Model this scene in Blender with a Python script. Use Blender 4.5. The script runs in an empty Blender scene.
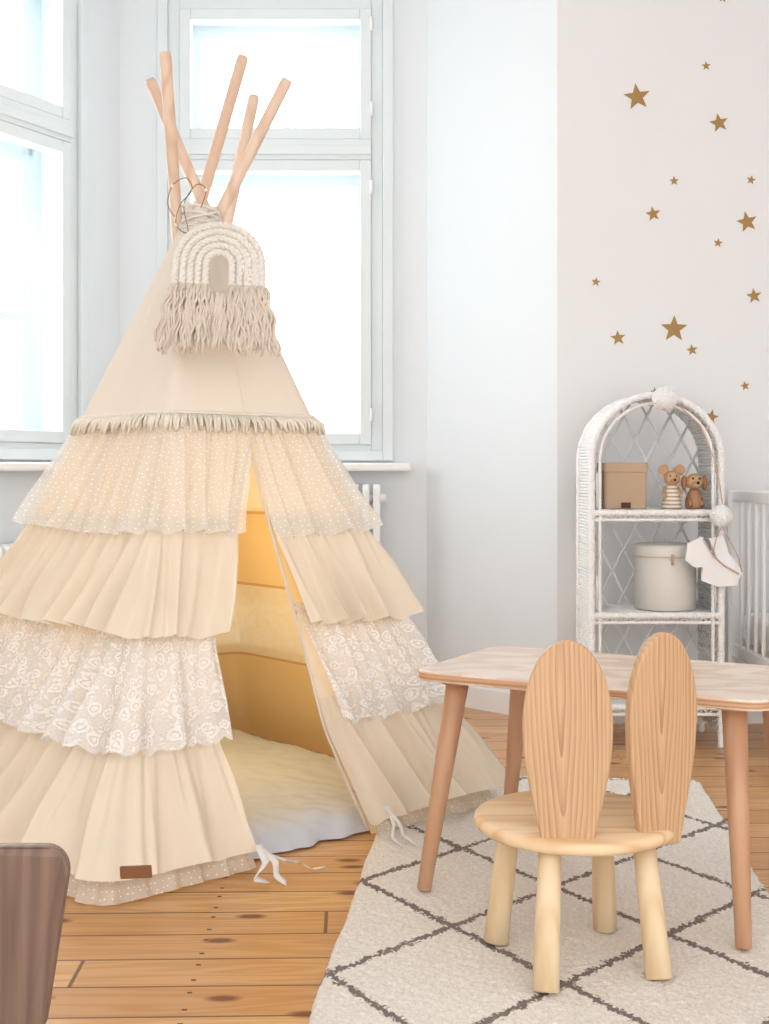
import bpy, math, random
import numpy as np
from mathutils import Vector, noise as mnoise
random.seed(4); rng=np.random.default_rng(4)
S=bpy.context.scene
try:
    S.view_settings.view_transform='Standard'
except Exception: pass

# ---------------------------------------------------------------- materials
def C(r,g,b):
    f=lambda c:(c/255/12.92 if c/255<=0.04045 else ((c/255+0.055)/1.055)**2.4)
    return (f(r),f(g),f(b),1)
class G_:
    def __init__(s,name):
        s.m=bpy.data.materials.new(name); s.m.use_nodes=True; s.nt=s.m.node_tree; s.nt.nodes.clear()
        s.out=s.nt.nodes.new('ShaderNodeOutputMaterial')
    def n(s,t,ins=None,**p):
        nd=s.nt.nodes.new('ShaderNode'+t)
        for k,v in p.items(): setattr(nd,k,v)
        for k,v in (ins or {}).items():
            if hasattr(v,'is_output') or isinstance(v,bpy.types.NodeSocket): s.nt.links.new(v,nd.inputs[k])
            else: nd.inputs[k].default_value=v
        return nd
    def math(s,op,a,b=0.0,c=0.0):
        return s.n('Math',{0:a,1:b,2:c},operation=op).outputs[0]
    def mix(s,f,a,b):
        nd=s.nt.nodes.new('ShaderNodeMix'); nd.data_type='RGBA'
        for i,v in ((0,f),(6,a),(7,b)):
            if isinstance(v,bpy.types.NodeSocket): s.nt.links.new(v,nd.inputs[i])
            else: nd.inputs[i].default_value=v
        return nd.outputs[2]
    def ramp(s,f,stops):
        nd=s.n('ValToRGB',{0:f}); e=nd.color_ramp.elements
        e[0].position=stops[0][0]; e[0].color=stops[0][1]; e[1].position=stops[-1][0]; e[1].color=stops[-1][1]
        for p,c in stops[1:-1]:
            x=e.new(p); x.color=c
        return nd.outputs[0]
    def surf(s,sh): s.nt.links.new(sh,s.out.inputs[0]); return s.m
W1=(1,1,1,1);B0=(0,0,0,1)
def plain(name,col,rough=.6,bump=0,bscale=40,var=0.06,metal=0,spec=.4):
    g=G_(name); tc=g.n('TexCoord').outputs['Object']
    nz=g.n('TexNoise',{'Vector':tc,'Scale':bscale,'Detail':4}).outputs[0]
    nz2=g.n('TexNoise',{'Vector':tc,'Scale':3.0,'Detail':2}).outputs[0]
    dark=tuple(c*(1-var*2) for c in col[:3])+(1,)
    c=g.mix(nz2,col,dark)
    b=g.n('Bump',{'Height':nz,'Strength':bump,'Distance':.01}).outputs[0]
    p=g.n('BsdfPrincipled',{'Base Color':c,'Roughness':rough,'Normal':b,'Metallic':metal,'Specular IOR Level':spec})
    return g.surf(p.outputs[0])
def wood(name,cl,cd,scale=(7,7,.7),rings=26,rough=.45,fine=.25,knots=False,pw=1.6):
    g=G_(name); tc=g.n('TexCoord').outputs['Object']
    mp=g.n('Mapping',{'Vector':tc,'Scale':scale}).outputs[0]
    nz=g.n('TexNoise',{'Vector':mp,'Scale':1.0,'Detail':1.5,'Distortion':.2}).outputs[0]
    r=g.math('SINE',g.math('MULTIPLY',nz,rings*3.0))
    r=g.math('MULTIPLY_ADD',r,.5,.5)
    r=g.math('POWER',r,pw)
    mp2=g.n('Mapping',{'Vector':tc,'Scale':tuple(s*18 if s>2 else s*4 for s in scale)}).outputs[0]
    fn=g.n('TexNoise',{'Vector':mp2,'Scale':1.0,'Detail':3}).outputs[0]
    f=g.math('ADD',g.math('MULTIPLY',r,1-fine),g.math('MULTIPLY',fn,fine))
    c=g.mix(f,cl,cd)
    if knots:
        mk_=g.n('Mapping',{'Vector':tc,'Scale':tuple(s*.8 for s in scale)}).outputs[0]
        v=g.n('TexVoronoi',{'Vector':mk_,'Scale':1.3}).outputs['Distance']
        k=g.ramp(v,[(0,W1),(.07,W1),(.12,B0)])
        c=g.mix(k,c,C(120,65,35))
    b=g.n('Bump',{'Height':fn,'Strength':.12,'Distance':.004}).outputs[0]
    p=g.n('BsdfPrincipled',{'Base Color':c,'Roughness':rough,'Normal':b})
    return g.surf(p.outputs[0])
def ear_wood():
    g=G_('pine_ear'); tc=g.n('TexCoord').outputs['Object']
    oi=g.n('ObjectInfo').outputs['Random']
    off=g.n('CombineXYZ',{0:g.math('MULTIPLY_ADD',oi,.05,-.02),1:0.0,2:g.math('MULTIPLY_ADD',oi,.3,-.28)}).outputs[0]
    p=g.n('VectorMath',{0:tc,1:off},operation='ADD').outputs[0]
    sp=g.n('SeparateXYZ',{0:p}); 
    low=g.n('TexNoise',{'Vector':g.n('Mapping',{'Vector':p,'Scale':(12,12,1.6)}).outputs[0],'Scale':1.0,'Detail':2}).outputs[0]
    x=sp.outputs[0]; z=g.math('MULTIPLY',sp.outputs[2],.09)
    r=g.math('SQRT',g.math('ADD',g.math('MULTIPLY',x,x),g.math('MULTIPLY',z,z)))
    r=g.math('ADD',r,g.math('MULTIPLY',low,.05))
    w=g.math('FRACT',g.math('MULTIPLY',r,125.0))
    w=g.math('POWER',w,1.6)
    amp=g.n('TexNoise',{'Vector':g.n('Mapping',{'Vector':p,'Scale':(22,22,2.0)}).outputs[0],'Scale':1.0,'Detail':1}).outputs[0]
    fn=g.n('TexNoise',{'Vector':g.n('Mapping',{'Vector':tc,'Scale':(260,260,5)}).outputs[0],'Scale':1.0,'Detail':2}).outputs[0]
    f=g.math('ADD',g.math('MULTIPLY',g.math('MULTIPLY',w,amp),.8),g.math('MULTIPLY',fn,.4))
    c=g.mix(f,C(226,190,150),C(160,112,72))
    return g.surf(g.n('BsdfPrincipled',{'Base Color':c,'Roughness':.45}).outputs[0])
def fabric(name,col,trans,fac=.35,bscale=500,crease=0):
    g=G_(name); tc=g.n('TexCoord').outputs['Object']
    nz=g.n('TexNoise',{'Vector':tc,'Scale':bscale,'Detail':2}).outputs[0]
    n2=g.n('TexNoise',{'Vector':tc,'Scale':9.0,'Detail':4}).outputs[0]
    h=g.math('ADD',g.math('MULTIPLY',nz,.15),g.math('MULTIPLY',n2,crease))
    b=g.n('Bump',{'Height':h,'Strength':.35,'Distance':.01}).outputs[0]
    c=g.mix(n2,col,tuple(x*.94 for x in col[:3])+(1,))
    d=g.n('BsdfDiffuse',{'Color':c,'Roughness':.2,'Normal':b}).outputs[0]
    t=g.n('BsdfTranslucent',{'Color':trans,'Normal':b}).outputs[0]
    return g.surf(g.n('MixShader',{0:fac,1:d,2:t}).outputs[0])
def lace_alpha(g,uv,lo=.66):
    wv=g.n('TexNoise',{'Vector':uv,'Scale':40.0,'Detail':2},noise_dimensions='2D').outputs[1]
    uv2=g.n('VectorMath',{0:uv,1:g.n('VectorMath',{0:wv,3:.016},operation='SCALE').outputs[0]},operation='ADD').outputs[0]
    v=g.n('TexVoronoi',{'Vector':uv2,'Scale':27.0},voronoi_dimensions='2D').outputs['Distance']
    bl=g.ramp(v,[(0,W1),(.1,W1),(.15,(.4,.4,.4,1)),(.22,W1),(.32,W1),(.42,B0)])
    v2=g.n('TexVoronoi',{'Vector':uv2,'Scale':80.0},voronoi_dimensions='2D').outputs['Distance']
    lf=g.ramp(v2,[(0,W1),(.32,W1),(.46,B0)])
    nz=g.n('TexNoise',{'Vector':uv,'Scale':30.0,'Detail':3},noise_dimensions='2D').outputs[0]
    nz=g.ramp(nz,[(0,B0),(.42,B0),(.52,W1)])
    lf=g.math('MULTIPLY',lf,nz)
    tex=g.n('TexNoise',{'Vector':uv,'Scale':240.0,'Detail':1},noise_dimensions='2D').outputs[0]
    a=g.math('MAXIMUM',bl,g.math('MULTIPLY',lf,.92))
    a=g.math('MULTIPLY',a,g.math('MULTIPLY_ADD',tex,.4,.74))
    return g.math('MINIMUM',g.math('MAXIMUM',a,g.math('MULTIPLY_ADD',tex,.3,lo-.15)),1.0)
def sheer(name,col,trans,kind):
    g=G_(name); uv=g.n('UVMap').outputs[0]
    if kind=='tulle':
        v=g.n('TexVoronoi',{'Vector':uv,'Scale':70.0,'Randomness':.6},voronoi_dimensions='2D').outputs['Distance']
        dots=g.ramp(v,[(0,W1),(.11,W1),(.15,B0)])
        a=g.math('MAXIMUM',g.math('MULTIPLY',dots,.9),.60)
        c=g.mix(dots,col,C(255,254,250))
    else:
        a=lace_alpha(g,uv)
        c=col
    d=g.n('BsdfDiffuse',{'Color':c}).outputs[0]
    t=g.n('BsdfTranslucent',{'Color':trans}).outputs[0]
    m=g.n('MixShader',{0:.2,1:d,2:t}).outputs[0]
    tr=g.n('BsdfTransparent').outputs[0]
    return g.surf(g.n('MixShader',{0:a,1:tr,2:m}).outputs[0])
def lining():
    g=G_('teepee_lining'); z=g.n('SeparateXYZ',{0:g.n('NewGeometry').outputs['Position']}).outputs[2]
    uv=g.n('UVMap').outputs[0]
    gold=C(253,230,184); crm=C(254,243,224); lc=C(255,251,242); dk=C(226,190,140)  # gold bands: warm glow through the tiers, put into the lining colour
    zr=g.math('DIVIDE',z,1.2)
    def st(*s):
        nd=g.n('ValToRGB',{0:zr}); cr=nd.color_ramp; cr.interpolation='CONSTANT'; e=cr.elements
        e[0].position=s[0][0];e[0].color=s[0][1];e[1].position=s[-1][0]/1.2;e[1].color=s[-1][1]
        for p,c in s[1:-1]: x=e.new(p/1.2);x.color=c
        return nd.outputs[0]
    base=st((0,gold),(.33,dk),(.338,crm),(.60,dk),(.608,gold),(.85,dk),(.858,crm))
    inl=st((0,B0),(.338,W1),(.60,B0),(1.1,B0))
    la=g.math('MULTIPLY',lace_alpha(g,uv,.1),inl)
    c=g.mix(la,base,lc)
    tcol=g.mix(.6,c,(1,.76,.36,1))
    d=g.n('BsdfDiffuse',{'Color':c}).outputs[0]; t=g.n('BsdfTranslucent',{'Color':tcol}).outputs[0]
    return g.surf(g.n('MixShader',{0:.32,1:d,2:t}).outputs[0])

def floor_mat():
    g=G_('pine_planks'); pos=g.n('NewGeometry').outputs['Position']
    pos=g.n('Mapping',{'Vector':pos,'Rotation':(0,0,math.radians(-1.5))}).outputs[0]
    sx=g.n('SeparateXYZ',{0:pos}); x,y=sx.outputs[0],sx.outputs[1]
    yy=g.math('DIVIDE',y,.135); idx=g.math('FLOOR',yy); fr=g.math('FRACT',yy)
    rnd=g.n('TexWhiteNoise',{'W':idx},noise_dimensions='1D').outputs[0]
    xs=g.math('ADD',g.math('DIVIDE',x,3.3),g.math('MULTIPLY',rnd,7.0)); xf=g.math('FRACT',xs); xi=g.math('FLOOR',xs)
    rnd2=g.n('TexWhiteNoise',{'W':g.math('ADD',g.math('MULTIPLY',idx,13.7),xi)},noise_dimensions='1D').outputs[0]
    vec=g.n('CombineXYZ',{0:g.math('MULTIPLY',x,1.1),1:g.math('MULTIPLY',y,11.0),2:g.math('MULTIPLY',rnd2,40.0)}).outputs[0]
    nz=g.n('TexNoise',{'Vector':vec,'Scale':1.0,'Detail':2,'Distortion':.4}).outputs[0]
    r=g.math('MULTIPLY_ADD',g.math('SINE',g.math('MULTIPLY',nz,60.0)),.5,.5)
    vec2=g.n('CombineXYZ',{0:g.math('MULTIPLY',x,5.0),1:g.math('MULTIPLY',y,160.0),2:rnd2}).outputs[0]
    fn=g.n('TexNoise',{'Vector':vec2,'Scale':1.0,'Detail':3}).outputs[0]
    f=g.math('ADD',g.math('MULTIPLY',r,.45),g.math('MULTIPLY',fn,.5))
    c=g.mix(f,C(234,192,138),C(198,142,86))
    c=g.mix(g.math('MULTIPLY',rnd2,.5),c,C(188,126,70))
    vk=g.n('CombineXYZ',{0:g.math('MULTIPLY',x,2.4),1:g.math('MULTIPLY',y,5.5),2:0.0}).outputs[0]
    vd=g.n('TexVoronoi',{'Vector':vk,'Scale':1.0},voronoi_dimensions='2D').outputs['Distance']
    k=g.ramp(vd,[(0,W1),(.045,W1),(.10,B0)])
    c=g.mix(k,c,C(120,68,38))
    ny=g.math('LESS_THAN',g.math('ABSOLUTE',g.math('SUBTRACT',g.math('ABSOLUTE',g.math('SUBTRACT',fr,.5)),.28)),.028)
    nx=g.math('LESS_THAN',g.math('ABSOLUTE',g.math('SUBTRACT',g.math('FRACT',g.math('DIVIDE',x,.62)),.5)),.008)
    c=g.mix(g.math('MULTIPLY',nx,ny),c,C(60,35,20))
    seam=g.math('GREATER_THAN',g.math('ABSOLUTE',g.math('SUBTRACT',fr,.5)),.478)
    seam2=g.math('GREATER_THAN',g.math('ABSOLUTE',g.math('SUBTRACT',xf,.5)),.4988)
    sm=g.math('MAXIMUM',seam,seam2)
    c=g.mix(g.math('MULTIPLY',sm,.85),c,C(95,56,30))
    h=g.math('SUBTRACT',g.math('MULTIPLY',fn,.08),sm)
    b=g.n('Bump',{'Height':h,'Strength':.5,'Distance':.004}).outputs[0]
    p=g.n('BsdfPrincipled',{'Base Color':c,'Roughness':.30,'Normal':b,'Specular IOR Level':.4})
    return g.surf(p.outputs[0])
def rug_mat():
    g=G_('rug_wool'); uv=g.n('UVMap').outputs[0]
    wob=g.n('TexNoise',{'Vector':uv,'Scale':30.0,'Detail':2},noise_dimensions='2D').outputs[0]
    wob2=g.n('TexNoise',{'Vector':uv,'Scale':110.0,'Detail':2},noise_dimensions='2D').outputs[0]
    s=g.n('SeparateXYZ',{0:uv}); u=g.math('DIVIDE',s.outputs[0],.46); v=g.math('DIVIDE',s.outputs[1],.56)
    w=g.math('MULTIPLY_ADD',wob,.06,-.03)
    def ln(a): 
        a=g.math('ADD',a,w)
        return g.math('ABSOLUTE',g.math('SUBTRACT',g.math('FRACT',g.math('ADD',a,.5)),.5))
    d=g.math('MINIMUM',ln(g.math('ADD',u,v)),ln(g.math('SUBTRACT',u,v)))
    d=g.math('ADD',d,g.math('MULTIPLY_ADD',wob2,.07,-.035))
    m=g.ramp(d,[(0,W1),(.018,W1),(.032,B0)])
    base=g.mix(wob2,C(220,211,199),C(255,252,246))
    c=g.mix(g.math('MULTIPLY',m,.85),base,C(104,88,82))
    n3=g.n('TexNoise',{'Vector':uv,'Scale':200.0,'Detail':2},noise_dimensions='2D').outputs[0]
    b=g.n('Bump',{'Height':n3,'Strength':.32,'Distance':.007}).outputs[0]
    p=g.n('BsdfDiffuse',{'Color':c,'Normal':b})
    return g.surf(p.outputs[0])
def glass_mat():
    g=G_('window_glass')
    a=g.n('BsdfTransparent').outputs[0]; b=g.n('BsdfGlossy',{'Roughness':.05}).outputs[0]
    return g.surf(g.n('MixShader',{0:.05,1:a,2:b}).outputs[0])
def stripes_mat(name,c1,c2,sc):
    g=G_(name); z=g.n('SeparateXYZ',{0:g.n('TexCoord').outputs['Object']}).outputs[2]
    m=g.math('GREATER_THAN',g.math('FRACT',g.math('MULTIPLY',z,sc)),.55)
    return g.surf(g.n('BsdfPrincipled',{'Base Color':g.mix(m,c1,c2),'Roughness':.5}).outputs[0])

m_wallw=plain('wall_paint_white',C(243,244,245),.8,.05,60,.005)
m_wallc=plain('wall_paint_daylit',C(235,241,245),.8,.05,60,.005)  # bluish window light put into the bay wall colour
m_ceil=plain('ceiling_paint',C(247,247,247),.9,.03)
m_trim=plain('white_gloss_paint',C(250,250,249),.4,.03,30,.003)
m_frame=plain('window_frame_backlit',C(232,240,242),.45,.03,30,.02)  # cool backlit shade mixed into the frame colour
m_frame2=plain('outer_sash_backlit',C(210,221,223),.5,.03,30,.02)  # outer sashes: darker cool backlit shade, painted in
m_floor=floor_mat(); m_rug=rug_mat(); m_glass=glass_mat()
m_pole=wood('pole_wood',C(240,216,194),C(222,190,164),(9,9,1.0),10,.5)
m_cot=fabric('cotton_canvas',C(247,240,229),(.96,.88,.76,1),.16,crease=.4)
m_ruf=fabric('cotton_ruffle',C(249,238,219),(.98,.88,.70,1),.14,crease=.6)
m_lin=lining()
m_tul=sheer('dotted_tulle',C(250,246,238),(.96,.92,.84,1),'tulle')
m_lace=sheer('lace',C(255,254,252),(.97,.95,.92,1),'lace')
m_rope=plain('macrame_rope',C(246,241,232),.95,.4,300,.02,spec=.1)
m_frin=plain('macrame_fringe',C(236,223,208),.95,.4,300,.04,spec=.1)
m_trimy=plain('fringe_trim_yarn',C(251,243,227),.95,.4,300,.02,spec=.1)
m_leather=plain('leather_label',C(146,104,74),.6,.2,200,.05)
m_mat=fabric('mat_cotton',C(218,224,232),(.8,.75,.65,1),.04,crease=1.6)
m_rib=fabric('tie_cotton',C(246,244,240),(.8,.7,.5,1),.1)
m_ear=ear_wood()
m_seat=wood('pine_seat',C(246,218,178),C(224,184,136),(1.2,12,8),9,.45,knots=True)
m_leg=wood('pine_leg',C(242,220,184),C(226,196,154),(9,9,1),8,.5)
m_tleg=wood('beech_leg',C(208,164,130),C(188,140,106),(12,12,1.0),6,.42)
m_ttop=wood('birch_ply_top',C(252,244,232),C(216,180,148),(5,10,4),5,.28,fine=.6,pw=3.2)
m_ply=wood('ply_edge',C(220,180,144),C(182,134,96),(1,1,60),8,.5)
m_walnut=wood('walnut',C(136,110,94),C(96,74,62),(14,14,1.2),12,.4,fine=.5)
m_wick=plain('white_wicker',C(255,255,254),.6,.25,160,.003)
m_gold=plain('gold_vinyl',C(176,138,78),.45,.05,50,.05)
m_kraft=plain('kraft_card',C(206,178,150),.8,.2,200,.04)
m_enam=plain('enamel_tin',C(242,238,230),.45,.1,60,.05)
m_brown=plain('dark_brown',C(92,56,40),.6)
m_toyw=wood('toy_wood',C(222,184,144),C(200,154,110),(20,20,6),6,.5)
m_toyb=wood('toy_wood_dark',C(194,148,108),C(170,120,80),(20,20,6),6,.5)
m_black=plain('black_paint',C(25,22,20),.4)
m_str=stripes_mat('toy_stripes',C(244,240,232),C(200,166,130),70)
m_felt=plain('white_felt',C(255,255,254),.95,.2,300,.002,spec=.1)
m_mint=plain('pink_felt',C(226,190,170),.95,.3,300,.03,spec=.1)
m_wire=plain('copper_wire',C(150,130,110),.4,metal=.6)
m_bulb=plain('led_bulb',C(250,240,215),.2)

# ---------------------------------------------------------------- mesh helpers
class Geo:
    def __init__(s): s.v=[];s.f=[];s.uv=[];s.has=False
    def add(s,vf,uv=None):
        v,f=vf[0],vf[1]; o=len(s.v); s.v+= [tuple(map(float,p)) for p in v]; s.f+=[tuple(i+o for i in q) for q in f]
        if uv is not None: s.uv+=list(uv); s.has=True
        else: s.uv+=[(0,0)]*len(v)
        return s
def group(name,loc):
    e=bpy.data.objects.new(name,None); e.location=loc; e.empty_display_size=.1
    S.collection.objects.link(e); bpy.context.view_layer.update(); return e
def mk(name,geo,mat,parent=None,smooth=True,bevel=0,solid=0,subd=0,center=True):
    if not isinstance(geo,Geo): geo=Geo().add(geo)
    v=np.array(geo.v); c=(v.min(0)+v.max(0))/2 if center else np.zeros(3)
    me=bpy.data.meshes.new(name); me.from_pydata([tuple(p) for p in v-c],[],geo.f); me.update()
    if geo.has:
        ul=me.uv_layers.new(name='UVMap'); li=np.zeros(len(me.loops),dtype=np.int32); me.loops.foreach_get('vertex_index',li)
        ul.data.foreach_set('uv',np.array(geo.uv,dtype=np.float32)[li].ravel())
    me.materials.append(mat)
    if smooth: me.polygons.foreach_set('use_smooth',[True]*len(me.polygons))
    ob=bpy.data.objects.new(name,me); ob.location=c; S.collection.objects.link(ob)
    if parent:
        ob.parent=parent; ob.location=Vector(c)-parent.location
    if bevel:
        b=ob.modifiers.new('b','BEVEL'); b.width=bevel; b.segments=3; b.limit_method='ANGLE'; b.angle_limit=math.radians(40); b.harden_normals=False
    if solid:
        s=ob.modifiers.new('s','SOLIDIFY'); s.thickness=solid; s.offset=0
    if subd:
        s=ob.modifiers.new('sd','SUBSURF'); s.levels=subd; s.render_levels=subd
    if bevel and smooth:
        me.polygons.foreach_set('use_smooth',[False]*len(me.polygons))
    return ob
def box(x0,x1,y0,y1,z0,z1,T=None):
    v=[(x,y,z) for x in(x0,x1) for y in(y0,y1) for z in(z0,z1)]
    f=[(0,1,3,2),(4,6,7,5),(0,4,5,1),(2,3,7,6),(0,2,6,4),(1,5,7,3)]
    if T: v=[T(*p) for p in v]
    return v,f
def frames(P):
    P=np.array(P,float); t=np.gradient(P,axis=0); t/=np.linalg.norm(t,axis=1)[:,None]+1e-12
    a=np.array([0,0,1.0]) if abs(t[0][2])<.9 else np.array([1.0,0,0])
    n=np.cross(t[0],a); n/=np.linalg.norm(n); N=[n]
    for i in range(1,len(P)):
        n=N[-1]-t[i]*np.dot(N[-1],t[i]); n/=np.linalg.norm(n)+1e-12; N.append(n)
    N=np.array(N); return P,t,N,np.cross(t,N)
def tube(P,r,n=6):
    P,t,N,Bn=frames(P); r=np.broadcast_to(np.array(r,float),(len(P),)); m=len(P); f=[]
    ang=np.arange(n)*2*math.pi/n
    V=P[:,None,:]+r[:,None,None]*(np.cos(ang)[None,:,None]*N[:,None,:]+np.sin(ang)[None,:,None]*Bn[:,None,:])
    v=V.reshape(-1,3).tolist()
    for i in range(m-1):
        for k in range(n):
            a=i*n+k;b=i*n+(k+1)%n; f.append((a,b,b+n,a+n))
    f.append(tuple(range(n))[::-1]); f.append(tuple((m-1)*n+k for k in range(n)))
    return v,f
def resample(P,step):
    P=np.array(P,float); L=np.r_[0,np.cumsum(np.linalg.norm(np.diff(P,axis=0),axis=1))]
    n=max(2,int(L[-1]/step)); s=np.linspace(0,L[-1],n); return np.c_[np.interp(s,L,P[:,0]),np.interp(s,L,P[:,1]),np.interp(s,L,P[:,2])]
def rope(P,hr,sr,pitch,strands=2,step=.004,n=5):
    P=resample(P,step); P,t,N,Bn=frames(P); g=Geo(); ph=np.arange(len(P))*step/pitch*2*math.pi
    for k in range(strands):
        a=(ph+k*2*math.pi/strands)[:,None]
        g.add(tube(P+hr*(np.cos(a)*N+np.sin(a)*Bn),sr,n))
    return g
def gmerge(*gs):
    g=Geo()
    for q in gs:
        if isinstance(q,Geo): g.add((q.v,q.f),q.uv if q.has else None)
        else: g.add(q)
    return g
def leg(p0,p1,r0,r1,n=20):
    p0=np.array(p0);p1=np.array(p1); return tube([p0,p0*.995+p1*.005,p0*.5+p1*.5,p0*.005+p1*.995,p1],[r0*.88,r0,(r0+r1)/2,r1,r1*.88],n)
def lathe(prof,c,n=28):
    v=[];f=[];m=len(prof)
    for r,z in prof:
        for k in range(n):
            a=2*math.pi*k/n; v.append((c[0]+r*math.cos(a),c[1]+r*math.sin(a),c[2]+z))
    for i in range(m-1):
        for k in range(n): f.append((i*n+k,i*n+(k+1)%n,(i+1)*n+(k+1)%n,(i+1)*n+k))
    f.append(tuple(range(n))[::-1]); f.append(tuple((m-1)*n+k for k in range(n)))
    return v,f
def sphere(c,r,sc=(1,1,1),n=16,jit=0):
    v=[];f=[]
    for i in range(1,n):
        th=math.pi*i/n
        for k in range(2*n):
            a=math.pi*k/n; rr=r*(1+jit*random.uniform(-1,1))
            v.append((c[0]+rr*sc[0]*math.sin(th)*math.cos(a),c[1]+rr*sc[1]*math.sin(th)*math.sin(a),c[2]+rr*sc[2]*math.cos(th)))
    q=2*n
    for i in range(n-2):
        for k in range(q): f.append((i*q+k,(i+1)*q+k,(i+1)*q+(k+1)%q,i*q+(k+1)%q))
    v.append((c[0],c[1],c[2]+r*sc[2])); v.append((c[0],c[1],c[2]-r*sc[2])); a=len(v)-2
    for k in range(q):
        f.append((a,k,(k+1)%q)); f.append((a+1,(n-2)*q+(k+1)%q,(n-2)*q+k))
    return v,f
def extrude(out,th,T):
    n=len(out); v=[T(a,b,-th/2) for a,b in out]+[T(a,b,th/2) for a,b in out]
    f=[tuple(range(n))[::-1],tuple(range(n,2*n))]+[(i,(i+1)%n,n+(i+1)%n,n+i) for i in range(n)]
    return v,f
def rrect(x0,x1,y0,y1,r,k=8):
    o=[]
    for cx,cy,a0 in ((x1-r,y1-r,0),(x0+r,y1-r,90),(x0+r,y0+r,180),(x1-r,y0+r,270)):
        for i in range(k+1):
            a=math.radians(a0+90*i/k); o.append((cx+r*math.cos(a),cy+r*math.sin(a)))
    return o

# ---------------------------------------------------------------- camera   (1 m eye height)
F=1250.0; HY=470.0
cd=bpy.data.cameras.new('camera'); cam=bpy.data.objects.new('camera',cd); S.collection.objects.link(cam); S.camera=cam
cam.location=(0,0,1); cam.rotation_euler=(math.radians(90),0,0); cd.sensor_fit='HORIZONTAL'; cd.sensor_width=36
cd.lens=36*F/769; cd.shift_y=-(512-HY)/769; cd.clip_start=.05
def W(px,py,d): return ((px-384.5)/F*d, d, 1+(HY-py)/F*d)

# ---------------------------------------------------------------- room
K=np.array([-1.153,5.45]); ld=np.array([-.471,-.882]); ld/=np.linalg.norm(ld)
PB=(.185,5.45); PC=(.684,4.95); H=3.2
Lend=K+ld*2.2
def TF(p0,p1):
    p0=np.array(p0);d=np.array(p1)-p0;L=np.linalg.norm(d);d/=L
    return p0,d,L
def wall(name,p0,p1,mat,inward,openings=(),th=.3):
    p0,d,L=TF(p0,p1); iw=np.array(inward,float)
    T=lambda u,w,z:(p0[0]+u*d[0]+w*iw[0],p0[1]+u*d[1]+w*iw[1],z)
    g=Geo(); u=0
    for (a,b,z0,z1) in openings:
        g.add(box(u,a,-th,0,0,H,T)); g.add(box(a,b,-th,0,0,z0,T)); g.add(box(a,b,-th,0,z1,H,T)); u=b
    g.add(box(u,L,-th,0,0,H,T))
    mk(name,g,mat,smooth=False)
    return T
OW=(.209,1.146,1.06,3.06)
OL=(.27,1.26,1.06,3.06)
iwL=np.array([.882,-.471]); iwL/=np.linalg.norm(iwL)
Tb=wall('wall_back',K,PB,m_wallc,(0,-1),[OW])
Tl=wall('wall_bay_left',K,Lend,m_wallc,iwL,[OL])
d=np.array(PC)-np.array(PB); nn=np.array([-d[1],d[0]])/np.linalg.norm(d); nn=nn if nn[1]<0 else -nn
wall('wall_bay_right',PB,PC,m_wallc,nn)
wall('wall_right_back',PC,(2.75,4.95),m_wallw,(0,-1))
wall('wall_right',(2.75,4.95),(2.75,-1.2),m_wallw,(-1,0))
wall('wall_left',Lend,(Lend[0],-1.2),m_wallw,(1,0))
poly=[(2.75,-1.2),(2.75,4.95),PC,PB,tuple(K),tuple(Lend),(Lend[0],-1.2)]
def slab(name,z0,z1,mat):
    n=len(poly); v=[(x,y,z0) for x,y in poly]+[(x,y,z1) for x,y in poly]
    f=[tuple(range(n)),tuple(range(n,2*n))[::-1]]+[(i,(i+1)%n,n+(i+1)%n,n+i) for i in range(n)]
    mk(name,(v,f),mat,smooth=False)
slab('floor',-.1,0,m_floor); slab('ceiling',H,H+.1,m_ceil)
def base(name,p0,p1,inward):
    p0,d,L=TF(p0,p1); iw=np.array(inward,float)
    T=lambda u,w,z:(p0[0]+u*d[0]+w*iw[0],p0[1]+u*d[1]+w*iw[1],z)
    mk(name,gmerge(box(0,L,0,.018,0,.09,T),box(0,L,0,.012,.09,.105,T)),m_trim,smooth=False)
base('baseboard_back',K,PB,(0,-1)); base('baseboard_bay_left',K,Lend,iwL); base('baseboard_bay_right',PB,PC,nn)
base('baseboard_right_back',PC,(2.75,4.95),(0,-1)); base('baseboard_right',(2.75,4.95),(2.75,-1.2),(-1,0))

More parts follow.
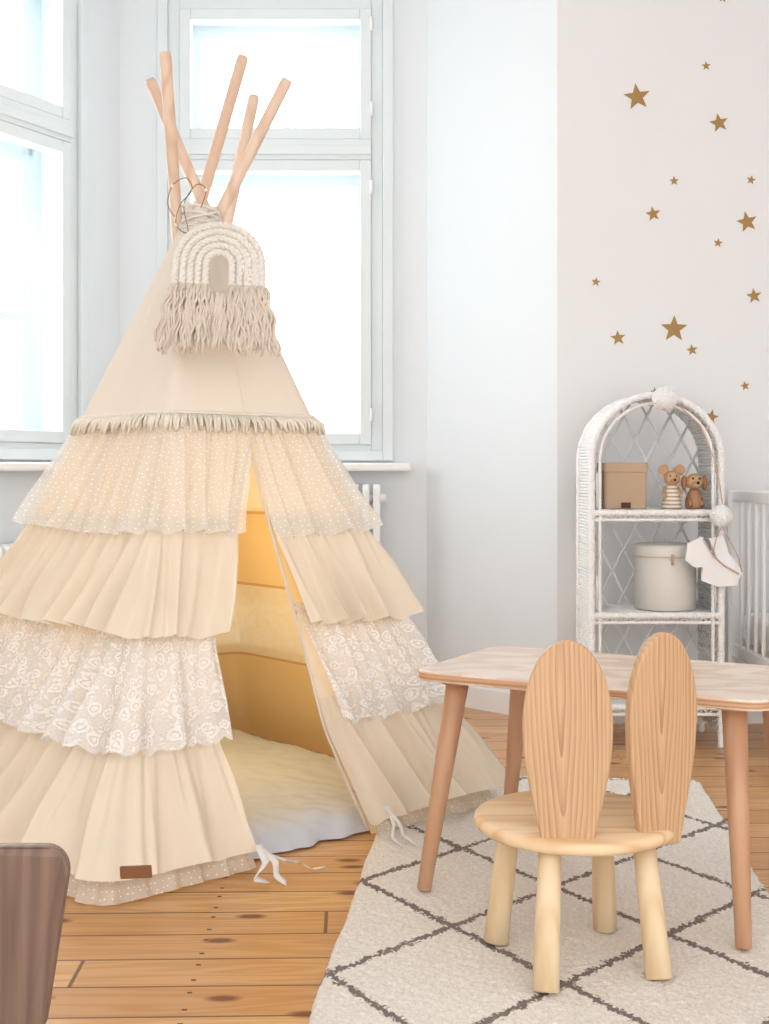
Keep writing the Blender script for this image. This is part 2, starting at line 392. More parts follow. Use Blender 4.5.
def window(name,T,o,bar):
    a,b,z0,z1=o; c=T((a+b)/2,-.1,z0); e=group(name,c)
    def fr(a,b,z0,z1,w,w0,w1): # picture-frame
        return gmerge(box(a,a+w,w0,w1,z0,z1,T),box(b-w,b,w0,w1,z0,z1,T),box(a+w,b-w,w0,w1,z0,z0+w,T),box(a+w,b-w,w0,w1,z1-w,z1,T))
    zt0,zt1=2.35,2.44
    mk('casing',fr(a-.045,b+.045,z0-.02,z1+.05,.045,.0,.022),m_frame,e,False,bevel=.004)
    mk('fixed_frame',gmerge(fr(a,b,z0,z1,.05,-.08,.0),box(a+.05,b-.05,-.08,.015,zt0,zt1,T),box(a+.05,b-.05,.015,.03,zt0+.02,zt0+.06,T)),m_frame,e,False,bevel=.004)
    mk('lower_sash',fr(a+.05,b-.05,z0+.05,zt0,.05,-.06,.012),m_frame,e,False,bevel=.006)
    mk('upper_sash',fr(a+.05,b-.05,zt1,z1-.05,.05,-.06,.012),m_frame,e,False,bevel=.006)
    og=gmerge(fr(a+.0,b-.0,z0,z1,.075,-.25,-.2),box(a+.05,b-.05,-.25,-.2,zt0-.03,zt1+.04,T),fr(a+.075,b-.075,z0+.07,zt0-.03,.04,-.24,-.19),fr(a+.075,b-.075,zt1+.04,z1-.075,.04,-.24,-.19))
    for zb in bar: og.add(box(a+.1,b-.1,-.235,-.21,zb,zb+.025,T))
    mk('outer_sash',og,m_frame2,e,False)
    hg=Geo()
    for z in (z0+.15,zt0-.15,zt1+.1,z1-.15): hg.add(leg(T(b-.05,.018,z),T(b-.05,.018,z+.06),.008,.008,8)); 
    mk('glass',gmerge(box(a+.1,b-.1,-.03,-.027,z0+.1,zt0-.05,T),box(a+.1,b-.1,-.03,-.027,zt1+.05,z1-.1,T)),m_glass,e,False)
    mk('hinges',hg,m_trim,e)
    mk('sill',box(a-.1,b+.12,-.0,.11,z0-.065,z0-.03,T),m_trim,e,False,bevel=.01)
window('window_1',Tb,OW,())
window('window_2',Tl,OL,(1.62,))

def radiator(name,T,a,b,z0,z1):
    c=T((a+b)/2,.1,0); e=group(name,c); g=Geo(); u=a
    while u<b:
        out=rrect(.05,.15,z0,z1,.03,4)
        g.add(extrude(out,.030,lambda p,q,t,u=u:T(u+t,p,q))); u+=.046
    mk('ribs',g,m_trim,e,False,bevel=.006)
    mk('pipes',gmerge(leg(T(a-.02,.1,z0+.05),T(b,.1,z0+.05),.018,.018,12),leg(T(a-.02,.1,z1-.06),T(b,.1,z1-.06),.018,.018,12),leg(T(a+.05,.1,0),T(a+.05,.1,z0+.05),.012,.012,10),leg(T(b-.05,.1,0),T(b-.05,.1,z0+.05),.012,.012,10)),m_trim,e)
radiator('radiator',Tb,.2,1.16,.14,.94)
radiator('radiator.001',Tl,.3,1.25,.14,.72)

# ---------------------------------------------------------------- star decals
st=[(637,97,14),(719,123,10),(706,66,5),(653,214,8),(747,222,11),(674,181,5),(751,180,5),(718,243,5),(596,282,5),(754,296,8),(674,329,14),(618,338,8),(692,350,6),(745,386,5),(655,392,5),(711,417,8),(723,-2,5),(800,150,9),(830,260,7),(790,340,10),(850,90,8),(640,-40,9),(780,40,6)]
g=Geo(); wy=4.95
for (px,py,r) in st:
    x,_,z=W(px,py,wy); R=r*wy/F; a0=random.uniform(-.25,.25)
    out=[(x+(R if i%2==0 else R*.42)*math.sin(a0+i*math.pi/5),z+(R if i%2==0 else R*.42)*math.cos(a0+i*math.pi/5)) for i in range(10)]
    v=[(a,wy-.0015,b) for a,b in out]+[(x,wy-.0015,z)]
    g.add((v,[(i,(i+1)%10,10) for i in range(10)]))
mk('star_wall_decals',g,m_gold,smooth=False)

# ---------------------------------------------------------------- TEEPEE
A=np.array([-.651,2.87]);B=np.array([.328,3.73]);D=np.array([-1.51,3.85]);Cc=np.array([-.53,4.71])
AP=np.array([-.55,3.76]); ZA=1.83
cen=(A+B+Cc+D)/4
tp=group('teepee_tent',(cen[0],cen[1],0))
def corner(c,z): t=z/ZA; return c*(1-t)+AP*t
uLz=([0,.3,.55,.9,1.08,2],[.325,.24,.235,.375,.49,.49]); uRz=([0,.3,.55,1.08,2],[.624,.565,.555,.495,.4925])
def row(side,z):
    a,b,c,d_=corner(A,z),corner(B,z),corner(Cc,z),corner(D,z); pts=[]
    if side=='L':
        uL=np.interp(z,*uLz)
        for i in range(220): pts.append(d_+(a-d_)*i/220)
        for i in range(91): pts.append(a+(b-a)*uL*i/90)
    else:
        uR=np.interp(z,*uRz)
        for i in range(110): pts.append(a+(b-a)*(uR+(1-uR)*i/110))
        for i in range(160): pts.append(b+(c-b)*i/160)
        for i in range(161): pts.append(c+(d_-c)*i/160)
    P=np.array(pts); k=10
    Q=P.copy()
    for _ in range(2):
        cs=np.cumsum(np.vstack([np.zeros((1,2)),Q]),axis=0); R_=Q.copy()
        for i in range(len(P)):
            h=min(k//2+1,i,len(P)-1-i); R_[i]=(cs[i+h+1]-cs[i-h])/(2*h+1)
        Q=R_
    t=np.gradient(Q,axis=0); t/=np.linalg.norm(t,axis=1)[:,None]+1e-12
    n=np.c_[t[:,1],-t[:,0]]
    ctr=corner(cen,z); 
    if np.sum((Q-ctr)*n)<0: n=-n
    return Q,t,n
def nz1(s,f,sd,y=0.0): return np.array([mnoise.noise(Vector((x*f,y,sd*3.7))) for x in s])
def skirt(z0,z1,o0,o1,amp,wl,seed,rows=16,scallop=0,hemwob=.008,top_g=.003,uvoff=0,loose=1.0,omin=.0):
    g=Geo()
    for side in 'LR':
        Pr,_,nr=row(side,(z0+z1)/2); Pr=Pr+nr*o1*.8
        s=np.r_[0,np.cumsum(np.linalg.norm(np.diff(Pr,axis=0),axis=1))]
        s0=s+seed*1.7+(5 if side=='R' else 0)
        hf=np.sin(2*math.pi*s0/.026+2*np.sin(s0*30))
        mf=np.sin(2*math.pi*s0/.052+2.5*np.sin(s0*13+seed))
        lowf=nz1(s0,2.6,seed+5)
        amv=np.clip(.75+1.1*nz1(s0,5.0,seed+9),.25,1.5)
        V=[];U=[]
        for j in range(rows+1):
            f=j/rows; z=z0+(z1-z0)*f
            Q,t,n=row(side,z)
            # folds split and merge a little on their way down: phase drifts with height
            th=2*math.pi*s0/wl + 5.0*nz1(s0,3.3,seed) + 2.2*nz1(s0,9.0,seed+2,f*.5*loose) + .8*f*loose*np.sin(s0*7+seed)
            sn=np.sin(th)
            wv=(np.where(sn>0,sn,-(np.abs(sn)**.7)*.75))*amv + .35*np.sin(th*2.1+1.0+2*f) *(1-f*.5) + .5*nz1(s0,24.0,seed+1,f*1.5)
            off=o0+(o1-o0)*f*(1+.7*lowf*f)+amp*(f**1.0)*wv+top_g*(hf*(1-f)**1.5*.6+ mf*1.2*math.sin(math.pi*min(1,f+.08))*min(1,f*3+.3))
            lo=.009+omin*f
            off=np.where(off<lo+.008, lo+.008*np.exp(np.minimum((off-lo-.008)/.02,0)), off)
            X=Q+n*off[:,None]+t*(amp*.22*f*np.cos(th)*amv)[:,None]
            zz=z+hemwob*f*(1.8*lowf)+ amp*.35*f*wv - (scallop*np.abs(np.sin(math.pi*s0/.05)) if scallop else 0)*(f**4)
            zz=np.maximum(zz,.004)
            V+=np.c_[X,zz].tolist(); U+=np.c_[s+uvoff,np.full(len(s),z)].tolist()
        m=len(s); fc=[]
        for j in range(rows):
            for i in range(m-1): a=j*m+i; fc.append((a,a+m,a+m+1,a+1))
        g.add((V,fc),U)
    return g
mk('cone_fabric',skirt(1.74,1.12,.012,.013,.004,.3,1,rows=14,hemwob=0,top_g=.001,loose=.2),m_cot,tp)
mk('lining_fabric',skirt(1.14,.01,.004,.004,.000,.22,2,rows=24,hemwob=0,top_g=0,loose=.2),m_lin,tp)
mk('tulle_ruffle',skirt(1.15,.835,.018,.056,.024,.085,3,hemwob=.022,top_g=.004,omin=.026),m_tul,tp)
mk('cotton_ruffle_upper',skirt(.875,.585,.012,.070,.038,.105,4,hemwob=.024,top_g=.004,omin=.034),m_ruf,tp)
mk('lace_ruffle',skirt(.63,.33,.012,.074,.032,.11,5,scallop=.014,rows=20,top_g=.004,hemwob=.018,omin=.034),m_lace,tp)
mk('cotton_ruffle_lower',skirt(.375,.065,.012,.082,.046,.13,6,hemwob=.024,top_g=.004,rows=18,omin=.036),m_ruf,tp)
mk('tulle_underskirt',skirt(.13,.006,.014,.030,.012,.07,7,hemwob=.0,rows=8),m_tul,tp)
def hemline(z,off,r,mat,name,jit=0):
    g=Geo()
    for side in 'LR':
        Q,t,n=row(side,z); X=Q+n*off; g.add(tube(np.c_[X,np.full(len(X),z)],r,5))
    mk(name,g,mat,tp)
hemline(1.158,.02,.007,m_trimy,'trim_cord')
g=Geo()
for side in 'LR':
    Q,t,n=row(side,1.15); P=resample(np.c_[Q+n*.024,np.full(len(Q),1.155)],.006)
    for p in P:
        L=random.uniform(.034,.055); dx,dy=random.uniform(-.012,.012),random.uniform(-.012,.012)
        o=np.array([p[0]-cen[0],p[1]-cen[1]]); o/=np.linalg.norm(o); q=random.uniform(.012,.026)
        g.add(tube([p,p+np.array([o[0]*q+dx*.5,o[1]*q+dy*.5,-L*.4]),p+np.array([o[0]*(q+.006)+dx,o[1]*(q+.006)+dy,-L])],[.0035,.0052,.003],5))
mk('fringe_trim',g,m_trimy,tp)
g=Geo()
for side,z0 in (('L',1.08),('R',1.08)):
    P=[]
    for z in np.linspace(z0,.02,30):
        Q,t,n=row(side,z); i=-1 if side=='L' else 0; P.append((*(Q[i]+n[i]*.010),z))
    g.add(tube(P,.005,6))
mk('opening_binding',g,m_cot,tp)
def pole(name,tip,base,knot):
    b=np.array([base[0],base[1],.02]); best=None
    for dt in np.linspace(3.2,4.4,241):
        p1=np.array(W(tip[0],tip[1],dt)); s=(1.76-b[2])/(p1[2]-b[2]); q=b+(p1-b)*s
        e=np.hypot(q[0]-knot[0],q[1]-knot[1])
        if best is None or e<best[0]: best=(e,p1)
    mk(name,leg(b,best[1],.019,.0175,18),m_pole,tp)
for nme,tip,bq,kk in [('pole_1',(254,97),A*.86+D*.14,.84),('pole_2',(150,80),B,.88),('pole_3',(165,52),Cc*.9+D*.1,.88),('pole_4',(287,80),D,.88),('pole_5',(243,57),A*.45+D*.55,.80)]:
    o=(bq-cen)/np.linalg.norm(bq-cen); pole(nme,tip,bq*kk+cen*(1-kk),AP+o*(.012 if kk>.85 else -.005))
kc=np.array([AP[0]+.0,AP[1]-.01,1.735])
P=[kc+np.array([.055*math.cos(a),.055*math.sin(a),.03*math.sin(a*.5)+a*.0016]) for a in np.linspace(0,8*math.pi,120)]
mk('knot_cord',tube(P,.004,6),m_rope,tp)
mk('collar',skirt(1.79,1.70,.026,.016,.006,.05,9,rows=5,hemwob=0),m_cot,tp)
P=[]
for i,(px,py) in enumerate([(176,218),(168,205),(172,186),(186,178),(192,190),(180,205),(176,225),(188,232),(184,205),(196,185),(206,190),(200,210)]): P.append(W(px,py,3.58+.02*math.sin(i*2)))
P=np.array(P); q=[]
for i in range(len(P)-1):
    for t in np.linspace(0,1,6,endpoint=False):
        p0=P[max(i-1,0)];p1=P[i];p2=P[i+1];p3=P[min(i+2,len(P)-1)]
        q.append(.5*((2*p1)+(-p0+p2)*t+(2*p0-5*p1+4*p2-p3)*t*t+(-p0+3*p1-3*p2+p3)*t**3))
mk('fairy_light_wire',tube(q,.0015,5),m_wire,tp)
g=Geo()
for p in P[::2]: g.add(sphere(p,.005,n=6))
mk('fairy_light_bulbs',g,m_bulb,tp)
lb=np.array(W(136,872,2.70)); 
lx=np.array([.985,.12,0]); lz=np.array([0,-.28,.96])
def TL(a,b,t): 
    p=lb+lx*a+lz*b+np.cross(lx,lz)*t; return tuple(p)
mk('leather_label',extrude(rrect(-.034,.034,-.015,.015,.003,3),.004,TL),m_leather,tp,False)
def ribbon(pts,w,mat,name,par):
    P=resample(pts,.01); P,t,N,Bn=frames(P); v=[];f=[]
    for i in range(len(P)):
        s=np.array([math.cos(i*.15),math.sin(i*.15)*.3,.2]); s/=np.linalg.norm(s); v+=[P[i]-s*w/2,P[i]+s*w/2]
    for i in range(len(P)-1): f.append((2*i,2*i+1,2*i+3,2*i+2))
    mk(name,(v,f),mat,par,True,solid=.002)
ribbon([W(258,845,3.04),W(266,862,3.0),W(260,872,2.98),(-.31,2.97,.03),(-.28,3.0,.012)],.018,m_rib,'tie_1',tp)
ribbon([W(260,848,3.04),W(276,862,3.0),(-.26,3.0,.025),(-.235,2.99,.012)],.016,m_rib,'tie_2',tp)
ribbon([W(264,852,3.06),W(285,860,3.04),(-.21,3.12,.02),(-.18,3.1,.010),(-.15,3.12,.010)],.008,m_rib,'tie_3',tp)
ribbon([W(388,806,3.33),W(394,825,3.3),(.02,3.28,.035),(.05,3.24,.022)],.010,m_rib,'tie_4',tp)
ribbon([W(385,806,3.33),W(400,824,3.3),(.05,3.3,.035),(.08,3.27,.022)],.010,m_rib,'tie_5',tp)

# macrame rainbow
mr=group('macrame_rainbow_hanging',(-.465,3.46,1.45))
RC=np.array([-.463,3.50,1.575]); ex=np.array([.97,.24,0]); ex/=np.linalg.norm(ex); ez=np.array([-.02,.42,1.0]); ez/=np.linalg.norm(ez)
nrm=np.cross(ex,ez); 
if nrm[1]>0:nrm=-nrm
g=Geo()
for R in (.121,.100,.079,.058,.037):
    leglen=.085
    P=[RC-ex*R-ez*leglen]+[RC+ex*(-R*math.cos(a))+ez*(R*1.08)*math.sin(a) for a in np.linspace(0,math.pi,30)]+[RC+ex*R-ez*leglen]
    g=gmerge(g,rope(P,.0045,.0072,.03,2,.004,6))
mk('rainbow_ropes',g,m_rope,mr)
g=Geo()
cols=[-.121,-.1,-.079,-.058,-.037,.037,.058,.079,.1,.121]
for c in cols:
    for k in range(16):
        x=c+random.uniform(-.011,.011); L=random.uniform(.165,.215); sp=c*random.uniform(.12,.32)+random.uniform(-.010,.010)
        off=random.uniform(-.004,.012); ph=random.uniform(0,6)
        P=[]
        for t in np.linspace(0,1,12):
            P.append(RC+ex*(x+sp*t**.8+.005*math.sin(ph+t*14))-ez*(.078+L*t)*1.0+nrm*(off+.012*math.sin(t*2.6)+.004*math.sin(ph*2+t*12)))
        g.add(tube(P,[.0042]*11+[.002],5))
for k in range(26):
    x=random.uniform(-.03,.03); P=[]; ph=random.uniform(0,6); L=random.uniform(.14,.18)
    for t in np.linspace(0,1,9): P.append(RC+ex*(x+x*.4*t+.004*math.sin(ph+t*9))-ez*(.095+L*t)+nrm*(.004+.004*math.sin(ph+t*7)))
    g.add(tube(P,[.0042]*8+[.002],5))
for c in cols:
    g.add(tube([RC+ex*c-ez*.07,RC+ex*c-ez*.088],.0125,10))
mk('fringe',g,m_frin,mr)
mk('hanging_cord',tube([RC+ez*.135,RC+ez*.16+nrm*-.03,kc+np.array([.0,-.06,0])],.0025,6),m_rope,mr)

# floor mat inside
n=90; V=[];Fc=[]
e1=(B-A); e2=(D-A)
for i in range(n+1):
    for j in range(n+1):
        u=.045+.90*i/n; v=.025+.93*j/n; p=A+e1*u+e2*v
        ed=min(i,j,n-i,n-j)/n; hz=.055*(1-math.exp(-ed*30))**.6 if ed>0 else .0
        q=mnoise.noise(Vector((p[0]*5,p[1]*5,0)))*.010+abs(mnoise.noise(Vector((p[0]*13,p[1]*13,3))))*.026*math.exp(-ed*9)+mnoise.noise(Vector((p[0]*18,p[1]*30,3)))*.008
        o=(0,0)
        if ed<.03: o=(mnoise.noise(Vector((p[0]*22,p[1]*22,1)))*.02,mnoise.noise(Vector((p[0]*22,p[1]*22,7)))*.02)
        V.append((p[0]+o[0],p[1]+o[1],max(.004,.006+hz+q*min(1,ed*20))))
for i in range(n):
    for j in range(n): a=i*(n+1)+j; Fc.append((a,a+n+1,a+n+2,a+1))
mk('play_mat',(V,Fc),m_mat)

# ---------------------------------------------------------------- RUG
ev=np.array([.10,1.0]);ev/=np.linalg.norm(ev);eu=np.array([ev[1],-ev[0]]); O=np.array([.04,4.05])
WU,LV=.97,2.3; step=.0065; nu,nv=int(WU/step),int(LV/step)
c0=np.array([.146,2.70])
ii,jj=np.meshgrid(np.arange(nu+1),np.arange(nv+1),indexing='ij')
uu=ii*step;vv=-jj*step
wob=.002*np.sin(vv*9)+.0015*np.sin(vv*23)
XY=O[None,None,:]+(uu+wob*(np.abs(ii-nu/2)>nu/2-8))[...,None]*eu+vv[...,None]*ev
hh=.012+.005*rng.random(uu.shape); hh[0,:]=0.001;hh[-1,:]=.001;hh[:,0]=.001;hh[:,-1]=.001
loc=np.stack([((XY-c0)@eu),((XY-c0)@ev)],-1)
V=np.concatenate([XY+rng.uniform(-.0015,.0015,XY.shape),hh[...,None]],-1).reshape(-1,3)
idx=(ii*(nv+1)+jj); a=idx[:-1,:-1].ravel();b=idx[1:,:-1].ravel();c=idx[1:,1:].ravel();d4=idx[:-1,1:].ravel()
rg=Geo(); rg.v=V.tolist(); rg.f=np.stack([a,b,c,d4],1).tolist(); rg.uv=loc.reshape(-1,2).tolist(); rg.has=True
rugg=group('area_rug',(.45,2.95,0))
mk('pile',rg,m_rug,rugg)
g=Geo()
for k in range(110):
    u=.01+k*(WU-.02)/110
    for vend,sg in ((0,1),(-LV,-1)):
        p=O+eu*u+ev*vend; q=p+ev*sg*random.uniform(.035,.055)+eu*random.uniform(-.012,.012)
        g.add(tube([(p[0],p[1],.010),((p[0]+q[0])/2,(p[1]+q[1])/2,.010),(q[0],q[1],.004)],.0035,4))
mk('fringe',g,plain('rug_fringe',C(244,240,232),.95),rugg)

# ---------------------------------------------------------------- TABLE
tb=group('kids_table',(.55,2.95,0))
NL=np.array([.062,2.96]); tx=np.array([.87,-.49]);tx/=np.linalg.norm(tx);ty=np.array([-tx[1],tx[0]])
TLn,TWd=.83,.49
def TT(a,b,t): p=NL+tx*a+ty*b; return (p[0],p[1],.514+t)
mk('table_top',extrude(rrect(0,TLn,0,TWd,.055,8),.024,TT),m_ttop,tb,False,bevel=.004)
mk('ply_edge',extrude(rrect(-.0008,TLn+.0008,-.0008,TWd+.0008,.055,8),.014,TT),m_ply,tb,False)
FZ=.019
for i,(t,b_) in enumerate([((.175,2.966),(.092,2.92)),((.742,2.652),(.737,2.565)),((.362,3.286),(.335,3.40)),((.915,2.97),(.975,3.0))]):
    mk('leg_%d'%(i+1),leg((b_[0],b_[1],FZ),(t[0],t[1],.503),.0165,.027,24),m_tleg,tb)
mk('mounting_plates',gmerge(*[lathe([(.04,0),(.04,.008)],(t[0],t[1],.4945),20) for t in ((.175,2.966),(.742,2.652),(.362,3.286),(.915,2.97))]),m_tleg,tb,False)

# ---------------------------------------------------------------- BUNNY CHAIR
ch=group('bunny_ear_chair',(.394,2.56,0))
sc=(.392,2.57,.265)
mk('seat',lathe([(.0,0),(.19,0),(.2,.002),(.206,.008),(.208,.014),(.207,.022),(.202,.027),(.194,.029),(0,.029)],sc,72),m_seat,ch)
for i,(t,b_) in enumerate([((.322,2.43),(.303,2.35)),((.515,2.49),(.530,2.41)),((.262,2.61),(.232,2.60)),((.462,2.66),(.472,2.675))]):
    mk('leg_%d'%(i+1),leg((b_[0],b_[1],FZ),(t[0],t[1],.267),.026,.0225,24),m_leg,ch)
def ear(name,cx,cy,phi,z0,Ht,lean,lw):
    def hw(h):
        if h>.60: return lw*math.sqrt(max(0,1-((h-.60)/.40)**2))
        return .046+(lw-.046)*math.sin(math.pi/2*h/.60)**1.25
    hs=list(np.linspace(0,.60,18))+[.60+.40*math.sin(a) for a in np.linspace(0.08,math.pi/2,22)]
    out=[(hw(h),h*Ht) for h in hs]+[(-hw(h),h*Ht) for h in hs[-2::-1]]
    ob=mk(name,extrude(out,.022,lambda a,b,t:(a,-t-b/Ht*lean,b)),m_ear,None,False,bevel=.005)
    c=ob.location.copy(); ph=math.radians(phi)
    ob.parent=ch; ob.rotation_euler=(0,0,ph)
    ob.location=Vector((cx+c.x*math.cos(ph)-c.y*math.sin(ph),cy+c.x*math.sin(ph)+c.y*math.cos(ph),z0+c.z))-ch.location
ear('ear_left',.352,2.405,-8,.262,.412,.012,.086)
ear('ear_right',.541,2.462,24,.262,.42,.012,.080)

# ---------------------------------------------------------------- WICKER SHELF
ws=group('wicker_shelf',(.977,4.64,0))
xl,xr,df,db=.745,1.212,4.5,4.78; R=(xr-xl)/2; xc=(xl+xr)/2; zs=1.27-R
def arch(y,inset=0,z0=0.0):
    r=R-inset
    return [(xc-r,y,z0),(xc-r,y,zs)]+[(xc-r*math.cos(a),y,zs+r*math.sin(a)) for a in np.linspace(.05,math.pi-.05,28)]+[(xc+r,y,zs),(xc+r,y,z0)]
mk('front_frame',gmerge(rope(arch(df,.0),.006,.0085,.022,2,.005,6),rope(arch(df,.03,.15),.003,.005,.016,2,.005,5)),m_wick,ws)
mk('back_frame',gmerge(rope(arch(db,.0),.006,.0085,.022,2,.005,6)),m_wick,ws)
P=resample(arch(0,.004,.06),.0115); g=Geo()
for i,p in enumerate(P):
    m_=9; ys=np.linspace(df,db,m_); _in=np.array([xc,0,min(p[2],zs)])-p; _in[1]=0; _in/=np.linalg.norm(_in)+1e-9
    g.add(tube([(p[0]+_in[0]*.005*(1 if (k+i)%2 else -1),ys[k],p[2]+_in[2]*.005*(1 if (k+i)%2 else -1)) for k in range(m_)],.0062,5))
mk('woven_sides',g,m_wick,ws)
for n_,z in (('shelf_top',.85),('shelf_middle',.48),('shelf_bottom',.15)):
    g=gmerge(box(xl+.008,xr-.008,df+.004,db,z-.008,z),rope([(xl,df,z-.004),(xr,df,z-.004)],.006,.0085,.022,2,.005,6),rope([(xl,df,z-.03),(xr,df,z-.03)],.003,.005,.016,2,.005,5),rope([(xl,db,z-.004),(xr,db,z-.004)],.005,.0075,.022,2,.005,6))
    for k in range(22):
        y=df+.012+k*.0122; g.add(tube([(xl+.01,y,z+.001),(xc,y,z+.001),(xr-.01,y,z+.001)],.0045,5))
    zz=[(xl+.03+i*(xr-xl-.06)/24,df,z-.012-(.016 if i%2 else 0)) for i in range(25)]
    g.add(tube(zz,.0028,5)); mk(n_,g,m_wick,ws)
g=Geo()
def inside(x,z):
    if z<.16: return False
    return abs(x-xc)<R-.006 if z<zs else (x-xc)**2+(z-zs)**2<(R-.006)**2
for sg in (1,-1):
    for x0 in np.arange(-2.0,2.0,.088):
        pts=[(xc+x0+sg*(z-.7)*.52,db-.006*sg,z) for z in np.arange(.1,1.28,.01)]
        pts=[p for p in pts if inside(p[0],p[2])]
        if len(pts)>3: g.add(tube([pts[0],pts[len(pts)//2],pts[-1]],.0052,6))
mk('back_lattice',g,m_wick,ws)
g=Geo()
for x in (xl+.02,xr-.02):
    for z in (.17,.5,.87):
        g.add(tube([(x,df,z+.12),(x+(.0),df,z+.1),(x,df,z)],.003,5))
mk('corner_canes',g,m_wick,ws)
bx=group('cardboard_box',(.87,4.62,.858))
mk('box_body',extrude(rrect(.80,.955,4.545,4.69,.012,4),.135,lambda a,b,t:(a,b,.857+.0685+t)),m_kraft,bx,False,bevel=.003)
mk('box_lid',extrude(rrect(.796,.959,4.541,4.694,.013,4),.035,lambda a,b,t:(a,b,.857+.152+t)),m_kraft,bx,False,bevel=.003)
mk('tag',box(.86,.895,4.539,4.543,.862,.882),m_brown,bx,False)
tn=group('enamel_storage_tin',(1.03,4.63,.486))
tc_=(1.04,4.632,.4875)
mk('tin_body',lathe([(.108,0),(.112,.004),(.112,.2),(.108,.203),(0,.203)],tc_,48),m_enam,tn)
mk('tin_lid',lathe([(.116,.195),(.118,.2),(.118,.228),(.114,.236),(.1,.24),(0,.243)],tc_,48),m_enam,tn)
mk('tin_clasp',gmerge(box(1.035,1.045,4.510,4.518,.67,.695),lathe([(.004,0),(.005,.006),(.004,.012),(0,.013)],(1.04,4.512,.655),10)),m_kraft,tn,False)
ms=group('wooden_mouse_figurine',(1.052,4.58,.856)); mx,my,mz=1.052,4.58,.858
mk('body',lathe([(.0,0),(.034,0),(.036,.006),(.033,.03),(.026,.06),(.018,.085),(.01,.095),(0,.096)],(mx,my,mz)),m_str,ms)
mk('head',gmerge(sphere((mx,my-.004,mz+.112),.03,(1,1,.92)),sphere((mx,my-.036,mz+.104),.012,(1,1.3,.9),10)),m_toyw,ms)
mk('ears',gmerge(sphere((mx-.03,my,mz+.142),.02,(1,.35,1),12),sphere((mx+.03,my,mz+.142),.02,(1,.35,1),12)),m_toyw,ms)
mk('face',gmerge(sphere((mx-.011,my-.03,mz+.12),.0035,n=8),sphere((mx+.011,my-.03,mz+.12),.0035,n=8),sphere((mx,my-.052,mz+.106),.0045,n=8)),m_black,ms)
mk('arms',gmerge(tube([(mx-.02,my,mz+.08),(mx-.034,my-.01,mz+.06),(mx-.028,my-.025,mz+.045)],.006,8),tube([(mx+.02,my,mz+.08),(mx+.034,my-.01,mz+.06),(mx+.028,my-.025,mz+.045)],.006,8)),m_toyw,ms)
dg=group('wooden_dog_figurine',(1.135,4.58,.856)); mx=1.135
mk('body',lathe([(0,0),(.03,0),(.034,.01),(.032,.035),(.022,.062),(.014,.075),(0,.076)],(mx,my,mz)),m_toyb,dg)
mk('head',gmerge(sphere((mx,my,mz+.100),.033,(1.05,1,.9)),sphere((mx,my-.034,mz+.09),.018,(1,1.2,.75),10)),m_toyw,dg)
mk('ears',gmerge(sphere((mx-.038,my,mz+.095),.021,(.5,.7,1.35),12),sphere((mx+.038,my,mz+.095),.021,(.5,.7,1.35),12)),m_toyb,dg)
mk('face',gmerge(sphere((mx-.012,my-.031,mz+.111),.004,n=8),sphere((mx+.012,my-.031,mz+.111),.004,n=8),sphere((mx,my-.056,mz+.095),.006,n=8)),m_black,dg)
mk('legs',gmerge(tube([(mx-.018,my-.015,mz+.04),(mx-.022,my-.035,mz+.012)],.009,8),tube([(mx+.018,my-.015,mz+.04),(mx+.022,my-.035,mz+.012)],.009,8)),m_toyb,dg)
def pom(name,c,r):
    g=Geo().add(sphere(c,r*.92,n=14,jit=.02))
    for k in range(800):
        d_=rng.normal(size=3); d_/=np.linalg.norm(d_); c_=np.array(c); g.add(tube([c_+d_*r*.7,c_+d_*r*random.uniform(.96,1.02)],[.003,.0026],4))
    return g
pg=group('pompom_garland',(1.1,4.44,.9))
mk('pompom_1',pom('',W(665,399,4.425),.045),m_felt,pg)
mk('pompom_2',pom('',W(721,516,4.43),.040),m_felt,pg)
mk('string',tube([W(665,400,4.43),W(672,399,4.47),W(700,425,4.47),W(717,465,4.47),W(722,500,4.47),W(724,530,4.46),W(738,556,4.46),W(742,572,4.46)],.0022,5),m_mint,pg)
bn=group('felt_bunting',(1.19,4.46,.7))
def flag(name,pts,d):
    out=[W(px,py,d) for px,py in pts]; n=len(out); v=out+[(p[0],p[1]+.02,p[2]) for p in out]
    f=[tuple(range(n)),tuple(range(n,2*n))[::-1]]+[(i,(i+1)%n,n+(i+1)%n,n+i) for i in range(n)]
    mk(name,(v,f),m_felt,bn,False,bevel=.006)
flag('flag_1',[(690,545),(702,539),(712,556),(724,566),(738,574),(736,584),(718,585),(704,580),(705,565),(696,566),(688,560)],4.44)
flag('flag_2',[(712,540),(722,538),(728,555),(741,572),(738,578),(722,566)],4.462)
mk('flag_trim',gmerge(tube([W(703,539,4.435),W(713,556,4.435),W(725,566,4.435),W(739,574,4.435)],.003,5),tube([W(724,520,4.45),W(716,540,4.445),W(712,556,4.445)],.002,5)),m_mint,bn)

# ---------------------------------------------------------------- CRIB
cb=group('crib',(1.9,4.55,0)); cx0,cx1,cy0,cy1=1.36,2.56,4.2,4.86
g=Geo()
for (x,y) in ((cx0,cy0),(cx0,cy1),(cx1,cy0),(cx1,cy1)): g.add(box(x-.02,x+.02,y-.02,y+.02,0,.92))
mk('posts',g,m_trim,cb,False,bevel=.006)
g=Geo()
for x in (cx0,cx1): g.add(box(x-.014,x+.014,cy0,cy1,.88,.92)); g.add(box(x-.012,x+.012,cy0,cy1,.28,.33))
for y in (cy0,cy1): g.add(box(cx0,cx1,y-.014,y+.014,.88,.92)); g.add(box(cx0,cx1,y-.012,y+.012,.28,.33))
mk('rails',g,m_trim,cb,False,bevel=.005)
g=Geo()
for k in range(1,7):
    y=cy0+(cy1-cy0)*k/7
    for x in (cx0,cx1): g.add(leg((x,y,.3),(x,y,.90),.008,.008,10))
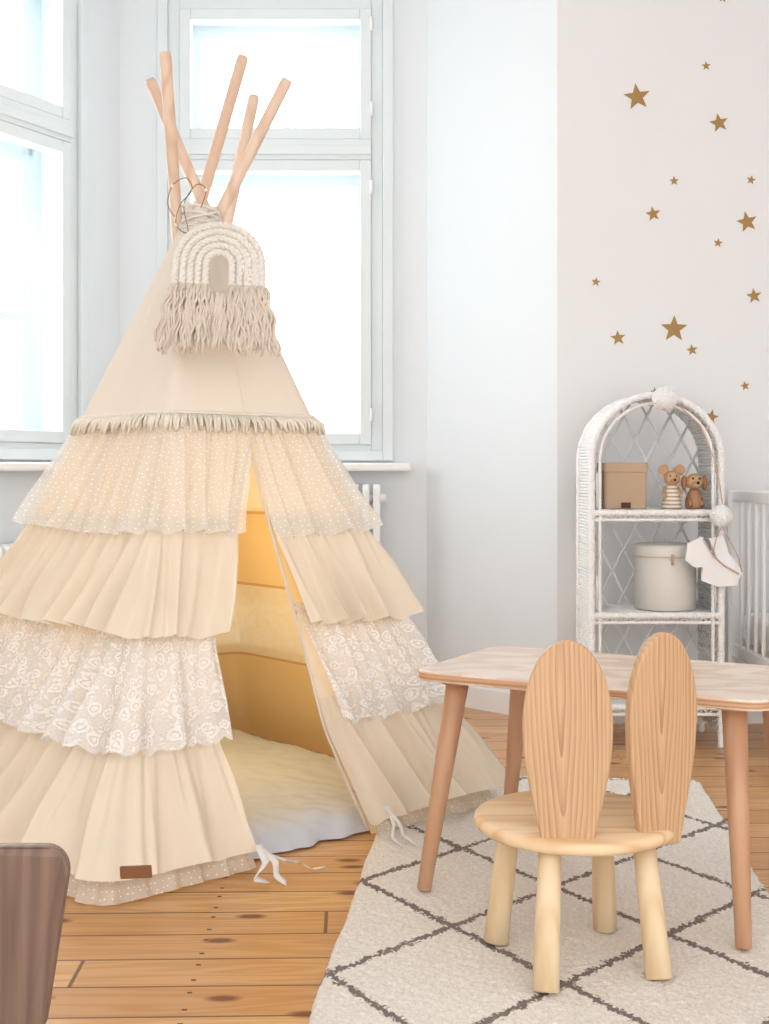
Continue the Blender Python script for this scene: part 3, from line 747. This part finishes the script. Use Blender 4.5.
for k in range(1,14):
    x=cx0+(cx1-cx0)*k/14
    for y in (cy0,cy1): g.add(leg((x,y,.3),(x,y,.90),.008,.008,10))
mk('bars',g,m_trim,cb)
mk('mattress',box(cx0+.02,cx1-.02,cy0+.02,cy1-.02,.33,.45),m_felt,cb,False,bevel=.03)

# ---------------------------------------------------------------- DARK WOOD CHAIR (corner, near)
dk=group('walnut_chair',(-.56,1.32,0))
yb=1.45; z1=1-(850-HY)/F*yb; 
xr_=-.364; wd=.37
zb=.33
o=rrect(xr_-wd,xr_,zb,z1,.032,8)
o=[(x+(-.034*(z1-z)/(z1-zb) if x>xr_-wd/2 else .034*(z1-z)/(z1-zb)),z) for x,z in o]
def T2(a,b,t):
    u=(a-(xr_-wd/2))/(wd/2); return (a,yb+.03*(1-u*u)+t+ (b-zb)*.06,b)
ob=mk('backrest',extrude(o,.014,T2),m_walnut,dk,False,bevel=.003)
mk('seat',extrude(rrect(xr_-wd+.01,xr_-.03,1.12,1.44,.04,8),.016,lambda a,b,t:(a,b,.30+t)),m_walnut,dk,False,bevel=.004)
for i,(x,y) in enumerate(((-.70,1.16),(-.42,1.16),(-.70,1.42),(-.42,1.42))):
    dx=.02 if x>-.5 else -.02; mk('leg_%d'%(i+1),leg((x+dx,y+(.02 if y>1.3 else -.02),0),(x,y,.3),.012,.017,16),m_walnut,dk)
mk('back_supports',gmerge(tube([(-.66,1.43,.30),(-.66,1.49,.40)],.009,10),tube([(-.46,1.43,.30),(-.46,1.49,.40)],.009,10)),m_walnut,dk)

# ---------------------------------------------------------------- LIGHT
w=bpy.data.worlds.new('world'); S.world=w; w.use_nodes=True
bg=w.node_tree.nodes['Background']; bg.inputs[0].default_value=(.985,.99,1,1); bg.inputs[1].default_value=2.6
def area(name,loc,target,sx,sy,pw,col):
    l=bpy.data.lights.new(name,'AREA'); l.shape='RECTANGLE'; l.size=sx;l.size_y=sy;l.energy=pw;l.color=col
    o=bpy.data.objects.new(name,l); o.location=loc; o.rotation_euler=(Vector(target)-Vector(loc)).to_track_quat('-Z','Y').to_euler(); S.collection.objects.link(o)
c=Tb(.68,-.7,2.15); area('daylight_back',c,Tb(.68,2,1.6),1.6,2.4,75,(.96,.985,1))
c=Tl(.76,-.7,2.15); area('daylight_left',c,Tl(.76,2,1.6),1.6,2.4,85,(.96,.985,1))
l=bpy.data.lights.new('tent_fill_glow','POINT'); l.energy=5.0; l.color=(1,.74,.36); l.shadow_soft_size=.08  # unseen warm lamp added to brighten the tent interior
o=bpy.data.objects.new('tent_fill_glow',l); o.location=(-.60,3.80,.60); S.collection.objects.link(o)
